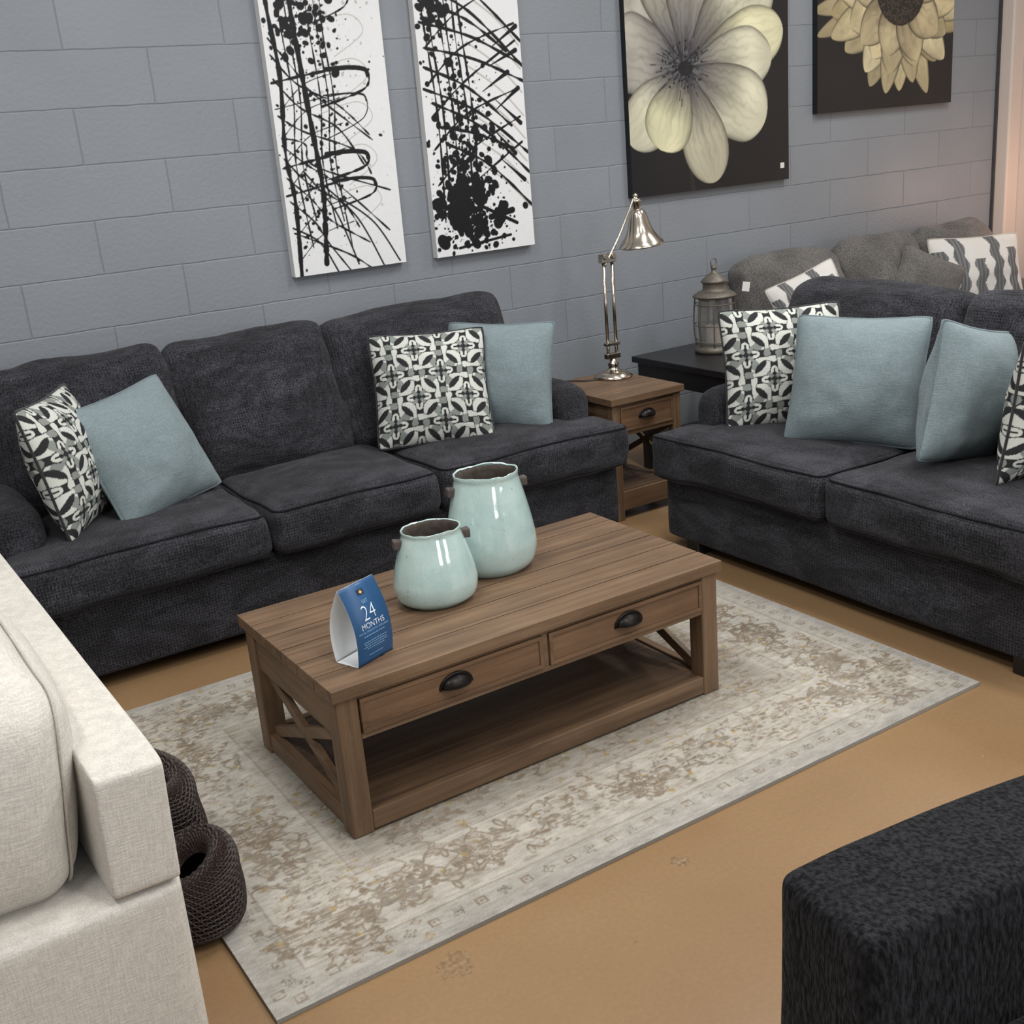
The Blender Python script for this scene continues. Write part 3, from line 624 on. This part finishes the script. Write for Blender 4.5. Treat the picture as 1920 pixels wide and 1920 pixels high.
for sx in (-1,1):
    for y in (.035,.465): box('leg',sx*.165-.02,sx*.165+.02,y-.02,y+.02,0,.51,M['wz'],ET)
    box('side_apron',sx*.168-.01,sx*.168+.01,.056,.444,.37,.51,M['wy'],ET)
    xbrace(ET,sx*.165,.05,.45,.15,.37,.014,.024)
box('back_apron',-.144,.144,.455,.475,.37,.51,M['wx'],ET)
bm=bmesh.new(); bx(bm,-.144,.144,.02,.036,.497,.51); bx(bm,-.144,.144,.02,.036,.37,.386); fin('front_frame',bm,M['wx'],ET,bevel=.001)
drawer(ET,-.142,.142,.018,.389,.495,.95)
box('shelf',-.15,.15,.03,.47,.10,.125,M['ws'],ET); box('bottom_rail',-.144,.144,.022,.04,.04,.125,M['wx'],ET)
BT=thing('side_table','black side table between the brown end table and the grey sofa','side table',(3.42,3.62,0))
box('tabletop',0,.6,0,.75,.53,.56,M['blackwood'],BT); box('apron',.02,.58,.02,.73,.44,.53,M['blackwood'],BT)
for x in (.05,.55):
    for y in (.05,.70): box('leg',x-.025,x+.025,y-.025,y+.025,0,.44,M['blackwood'],BT)
box('shelf',.03,.57,.03,.72,.15,.17,M['blackwood'],BT)
# ---------------------------------------------------------------- vases
def vase(loc,H,r,lip,label):
    R=thing('vase',label,'vase',loc,math.radians(-15),'aqua vases on the coffee table')
    k=H/.31
    L=lambda t: r+(lip-r)*t
    pr=[(.002,0),(r*.62,0),(r*.77,.005),(r*.93,.03*k),(r,.075*k),(L(.08),.12*k),(L(.30),.17*k),(L(.58),.22*k),(L(.84),.262*k),(L(1.0),.288*k),(lip*1.01,.301*k),(lip*1.0,.309*k),(lip*.95,.306*k)]
    bm=bmesh.new(); lathe(bm,pr,56,.86,5)
    for v in bm.verts:
        if v.co.z>H*.93: v.co.z+=.0035*noise.noise(v.co*40)+.003*noise.noise(v.co*14)
    fin('body',bm,M['vase'],R,smooth=True)
    bm=bmesh.new(); lathe(bm,[(lip*.955,.304*k),(lip*.91,.29*k),(lip*.92,.24*k),(lip*.98,.15*k),(lip*.8,.03*k),(.002,.02*k)],48,.86,3); o=fin('inner_wall',bm,M['inner'],R,smooth=True)
    for s in (-1,1):
        bm=bmesh.new(); bx(bm,-.013,.013,-.012,.012,-.011,.011); 
        for v in bm.verts:
            if v.co.x*s>0: v.co.y*=1.25; v.co.z*=1.25
        fin('handle',bm,M['lug'],R,loc=(s*(lip+.012),0,.262*k),bevel=.004)
vase((1.597,2.738,.4205),.297,.133,.094,'taller pale aqua glazed vase with dark lug handles on the coffee table')
vase((1.352,2.640,.4205),.214,.117,.082,'shorter pale aqua glazed vase with dark lug handles, nearer the blue card')
# ---------------------------------------------------------------- tent card
TC=thing('tent_card','blue and white financing tent card reading 24 MONTHS on the coffee table','sign',(1.035,2.452,.421),math.radians(21))
cw,ch=.062,.195
def yf(z): t=min(1,max(0,z/ch)); return -.04*(1-t)**.9-.02*math.sin(PI*t)
def yb(z): t=min(1,max(0,z/ch)); return .036*(1-t)**.9+.022*math.sin(PI*t)
def sheet(name,fn,mat,x0=-cw,x1=cw):
    bm=bmesh.new(); rows=[]
    for k in range(25):
        z=ch*k/24; rows.append([bm.verts.new((x0,fn(z),z)),bm.verts.new((x1,fn(z),z))])
    for a,b in zip(rows,rows[1:]): bm.faces.new((a[0],a[1],b[1],b[0]))
    me=bpy.data.meshes.new(name); bm.to_mesh(me); bm.free(); return link(name,me,mat,TC,smooth=True,solid=.0006)
FP=sheet('front_panel',yf,M['cardb']); sheet('back_panel',yb,M['cardw'])
sheet('inner_lining',lambda z:yf(z)+.0012,M['cardw'])
box('bottom_panel',-cw,cw,-.038,.034,0,.0008,M['cardw'],TC,bevel=0)
def text(body,size,x,z,mat,name='lettering',xs=1,bold=0):
    cu=bpy.data.curves.new('t','FONT'); cu.body=body; cu.size=size; cu.align_x='CENTER'; cu.offset=bold; cu.resolution_u=4
    o=bpy.data.objects.new('t',cu); COL.objects.link(o); bpy.context.view_layer.update()
    me=bpy.data.meshes.new_from_object(o.evaluated_get(bpy.context.evaluated_depsgraph_get())); bpy.data.objects.remove(o)
    for v in me.vertices:
        zz=z+v.co.y; v.co=Vector((x+v.co.x*xs,yf(max(0,min(ch,zz)))-.0016,zz))
    link(name,me,mat,TC)
text('GET',.011,0,.148,M['ink2']); text('24',.052,0,.108,M['ink'],xs=.92,bold=-.0009); text('MONTHS',.0205,.002,.089,M['ink'],xs=.93,bold=-.0002); text('SPECIAL FINANCING AVAILABLE',.0072,0,.080,M['ink2'])
bm=bmesh.new()
for k,(w,z) in enumerate(((.036,.071),(.042,.056),(.038,.050),(.042,.044),(.03,.038),(.025,.02))):
    x=-w
    while x<w:
        l=random.uniform(.004,.009); q=[bm.verts.new((a,yf(b)-.0014,b)) for a,b in ((x,z),(min(w,x+l),z),(min(w,x+l),z+.0022),(x,z+.0022))]; bm.faces.new(q); x+=l+.002
fin('fine_print',bm,M['ink2'],TC)
bm=bmesh.new(); vs=[bm.verts.new((.016*math.cos(a)*1.0,yf(.174+.009*math.sin(a))-.0014,.174+.009*math.sin(a))) for a in [PI/4+PI/2*k for k in range(4)]]; bm.faces.new(vs); fin('emblem',bm,M['navy'],TC)
bm=bmesh.new(); vs=[bm.verts.new(((.0055 if k%2 else .003)*math.cos(a),yf(.174+.006*math.sin(a))-.0022,.174+(.0055 if k%2 else .003)*math.sin(a))) for k,a in enumerate([PI/5*j+PI/2 for j in range(10)])]; bm.faces.new(vs); fin('emblem_star',bm,M['gold'],TC)
# ---------------------------------------------------------------- lamp
LP=thing('table_lamp','polished nickel desk lamp with twin posts and bell shade on the end table','lamp',(3.125,4.13,.5405))
bm=bmesh.new(); lathe(bm,[(.001,0),(.085,0),(.086,.008),(.074,.016),(.07,.022),(.05,.03),(.03,.036),(.02,.05),(.026,.06),(.018,.07),(.014,.085),(.001,.088)],40); fin('base',bm,M['nickel'],LP,smooth=True)
for s in (-1,1):
    bm=bmesh.new(); tube(bm,[(s*.023,0,.10),(s*.023,0,.525)],.0075,14); fin('post',bm,M['nickel'],LP,smooth=True)
box('lower_collar',-.038,.038,-.014,.014,.086,.112,M['nickel'],LP,bevel=.004)
box('crossbar',-.038,.038,-.013,.013,.145,.160,M['nickel'],LP,bevel=.003)
bm=bmesh.new(); bx(bm,-.040,.040,-.014,.014,.513,.535); 
for s in (-1,1): tube(bm,[(s*.022,-.022,.54),(s*.022,.022,.54)],.013,14)
fin('upper_collar',bm,M['nickel'],LP,bevel=.002)
bm=bmesh.new(); tube(bm,catm([(-.02,-.005,.50),(.01,-.01,.545),(.07,-.015,.635),(.125,-.012,.725),(.158,-.004,.768),(.178,0,.772)],6),.0058,10); fin('arm',bm,M['nickel'],LP,smooth=True)
mt=Matrix.Translation((.195,0,.563))@Matrix.Rotation(math.radians(-6),4,'Y')
bm=bmesh.new(); lathe(bm,[(.099,0),(.101,.004),(.094,.016),(.080,.032),(.064,.055),(.052,.085),(.044,.115),(.037,.14),(.028,.155),(.016,.163)],40,1,3,mt); fin('lamp_shade',bm,M['nickel'],LP,smooth=True,solid=.0015)
bm=bmesh.new(); lathe(bm,[(.018,.16),(.018,.19),(.024,.195),(.018,.203),(.009,.207),(.009,.215),(.012,.222),(.001,.23)],20,1,0,mt); fin('socket_cap',bm,M['nickel'],LP,smooth=True)
bm=bmesh.new(); tube(bm,catm([(-.08,.0,.006),(-.13,.02,.004),(-.17,.07,.004),(-.20,.10,.004)],6),.003,8); fin('power_cord',bm,M['foot'],LP,smooth=True)
# ---------------------------------------------------------------- lantern
def lantern(loc,r,h,label):
    R=thing('lantern',label,'lantern',loc)
    bm=bmesh.new(); lathe(bm,[(.001,0),(r*1.0,0),(r*1.05,.012),(r,.022),(r*.92,.035),(.001,.036)],32); fin('base',bm,M['bronze'],R,smooth=True)
    bm=bmesh.new(); lathe(bm,[(r*.82,.036),(r*.9,h*.3),(r*.84,h*.58)],32,1,4); fin('glass',bm,M['glass'],R,smooth=True)
    bm=bmesh.new(); lathe(bm,[(.001,.04),(.03,.04),(.03,.13),(.001,.13)],20); fin('candle',bm,M['cream'],R,smooth=False)
    for k in range(8):
        a=k*PI/4; bm=bmesh.new(); tube(bm,catm([(r*.93*math.cos(a),r*.93*math.sin(a),.03),(r*1.04*math.cos(a),r*1.04*math.sin(a),h*.3),(r*.95*math.cos(a),r*.95*math.sin(a),h*.6)],5),.0035,6); fin('post',bm,M['bronze'],R,smooth=True)
    for zz,rr in ((.3,1.05),(.52,.99),(.12,.98)):
        bm=bmesh.new(); tube(bm,[(r*rr*math.cos(a),r*rr*math.sin(a),h*zz) for a in [2*PI*k/40 for k in range(40)]],.003,6,True); fin('hoop',bm,M['bronze'],R,smooth=True)
    bm=bmesh.new(); lathe(bm,[(r*.98,h*.585),(r*1.08,h*.6),(r*.95,h*.625),(r*.8,h*.645),(r*.6,h*.66),(r*.56,h*.7),(r*.58,h*.74),(r*.66,h*.75),(r*.5,h*.79),(r*.3,h*.825),(r*.14,h*.85),(r*.12,h*.88),(r*.16,h*.9),(.001,h*.92)],32,1,2); fin('cap',bm,M['bronze'],R,smooth=True)
    bm=bmesh.new(); tube(bm,[(.018*math.cos(a),0,h*.945+.02*math.sin(a)) for a in [2*PI*k/16 for k in range(16)]],.003,6,True); fin('ring',bm,M['bronze'],R,smooth=True)
    box('price_tag',.025,.07,-r-.004,-r-.001,h*.66,h*.76,M['tag'],R,bevel=0,rot=(0,.2,0))
lantern((3.735,4.12,.5605),.096,.44,'bronze lantern with domed cap and white tag on the black side table')
# ---------------------------------------------------------------- baskets
def basket(loc,r,h,label,sd):
    R=thing('basket',label,'basket',loc,sd,'dark wicker baskets by the rug')
    pr=[(v.x,v.y) for v in catm([(r*.82,.008,0),(r*.98,h*.12,0),(r*1.0,h*.36,0),(r*.94,h*.62,0),(r*.92,h*.82,0),(r*.80,h*.97,0),(r*.58,h*1.02,0),(r*.40,h*.95,0),(r*.34,h*.80,0)],4)]
    def W(a,t,z): 
        k=1+.07*math.sin(2*t+sd*7+z*9)+.035*math.sin(3*t+z*20); return (a*k*math.cos(t)+z*.03,a*k*math.sin(t),z+(.035*math.sin(t+sd*5)*(z/h)**2))
    bm=bmesh.new(); seg=34; rings=[]
    for j,(a,z) in enumerate(pr):
        rings.append([bm.verts.new(W(a,2*PI*(k+.5*(j%2))/seg,z)) for k in range(seg)])
    for j in range(len(rings)-1):
        A,B=rings[j],rings[j+1]
        for k in range(seg):
            if j%2==0: bm.faces.new((A[k],A[(k+1)%seg],B[k])); bm.faces.new((A[(k+1)%seg],B[(k+1)%seg],B[k]))
            else: bm.faces.new((A[k],A[(k+1)%seg],B[(k+1)%seg])); bm.faces.new((A[k],B[(k+1)%seg],B[k]))
    o=fin('weave',bm,M['wicker'],R); md=o.modifiers.new('w','WIREFRAME'); md.thickness=.0042; md.use_replace=True
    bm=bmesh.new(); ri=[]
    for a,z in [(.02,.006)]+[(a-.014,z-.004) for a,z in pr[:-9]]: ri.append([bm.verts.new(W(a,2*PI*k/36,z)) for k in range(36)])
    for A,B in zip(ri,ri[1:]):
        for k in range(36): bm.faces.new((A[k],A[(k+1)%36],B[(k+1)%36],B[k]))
    fin('shade_shell',bm,M['wicker_in'],R,smooth=True)  # dark inner shell standing in for the shade inside the open weave
    bm=bmesh.new()
    for z,a in ((h*1.02,r*.58),(h*1.0,r*.50)): tube(bm,[W(a,t,z+.003*math.sin(t*20)) for t in [2*PI*k/80 for k in range(80)]],.0035,6,True)
    fin('rim',bm,M['wicker'],R,smooth=True)
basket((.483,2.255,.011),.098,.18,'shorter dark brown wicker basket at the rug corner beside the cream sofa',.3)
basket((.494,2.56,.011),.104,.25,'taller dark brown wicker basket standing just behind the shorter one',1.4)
# ---------------------------------------------------------------- cream sofa (left)
CS=thing('sofa','cream linen armless sofa cut off at the left edge of the photo, facing away','sofa',(.372,1.784,0),math.radians(.6))
soft('seat_base',(.98,1.72,.385),.010,M['white'],CS,(-.49,.86,.2575),n=10,wr=.001)
soft('backrest',(.122,1.72,.235),.010,M['white'],CS,(-.061,.86,.5675),n=10,wr=.001,crown=(.001,0,.001),rot=(0,math.radians(1.5),0))
for k in range(2):
    soft('back_cushion',(.26,.82,.40),.085,M['white'],CS,(-.258,.475+k*.845,.638),rot=(0,math.radians(6),0),n=16,crown=(.045,.02,.025),wr=.008,seed=80+k,piping=M['white_pipe'],pr=.0028,axis=0,piplev=(1,))
for x in (-.92,-.06):
    for y in (.06,1.66): box('foot',x-.03,x+.03,y-.03,y+.03,0,.07,M['foot'],CS,bevel=.004)
# ---------------------------------------------------------------- black chair (right foreground)
BS=thing('armchair','black chenille armchair cut off at the lower right corner, nearest the camera','armchair',(.945,.955,0),math.radians(-7))
soft('arm',(.92,.19,.605),.024,M['black'],BS,(.46,-.09,.36),n=16,wr=.005)
soft('arm',(.92,.19,.605),.024,M['black'],BS,(.46,-.96,.36),n=10,wr=.005)
soft('base',(.88,.70,.24),.03,M['black'],BS,(.46,-.525,.19)); soft('seat_cushion',(.62,.68,.17),.05,M['black'],BS,(.34,-.525,.39),crown=(0,0,.03)); soft('backrest',(.22,.70,.62),.07,M['black'],BS,(.78,-.525,.56),crown=(.02,0,.02))
for x in (.06,.86):
    for y in (-.08,-.97): box('foot',x-.03,x+.03,y-.03,y+.03,0,.075,M['foot'],BS,bevel=.004)
# ---------------------------------------------------------------- lights
w=bpy.data.worlds.new('w'); SC.world=w; w.use_nodes=True; bg=w.node_tree.nodes['Background']; bg.inputs[0].default_value=(.97,.98,1,1); bg.inputs[1].default_value=.40
def area(x,y,z,sx,sy,e,col=(1,.98,.95),rot=(0,0,0)):
    l=bpy.data.lights.new('area_light','AREA'); l.shape='RECTANGLE'; l.size=sx; l.size_y=sy; l.energy=e; l.color=col
    o=bpy.data.objects.new('area_light',l); COL.objects.link(o); o.location=(x,y,z); o.rotation_euler=rot
for (x,y,e) in ((-.6,1.4,34),(1.0,2.9,32),(1.4,.4,38),(3.0,2.6,40),(3.4,.2,36),(4.9,2.9,40),(2.0,-1.4,40)): area(x,y,3.3,.3,1.2,e)
# unseen window-like lights added behind the viewer for highlights on the glossy vases
area(1.2,-3.6,1.9,1.0,1.3,34,(.97,.99,1),(PI/2,0,0)); area(3.4,-3.2,1.9,.9,1.3,30,(.97,.99,1),(PI/2,0,math.radians(15)))
l=bpy.data.lights.new('warm_lamp','POINT'); l.energy=6; l.color=(1,.6,.42); l.shadow_soft_size=.08; o=bpy.data.objects.new('warm_lamp',l); COL.objects.link(o); o.location=(6.45,4.1,1.05)
# ---------------------------------------------------------------- camera
X=Vector((3650,1018,-2165)).normalized(); Y=Vector((-1448,585,-2165)); Y=(Y-X*Y.dot(X)).normalized(); Z=X.cross(Y)
cam=bpy.data.cameras.new('cam'); cam.sensor_width=36; cam.lens=2165/1920*36; cam.clip_start=.02
co=bpy.data.objects.new('camera',cam); COL.objects.link(co)
mw=Matrix(((X.x,X.y,X.z),(Y.x,Y.y,Y.z),(Z.x,Z.y,Z.z))).to_4x4(); mw.translation=Vector((0,0,1.62)); co.matrix_world=mw
SC.camera=co
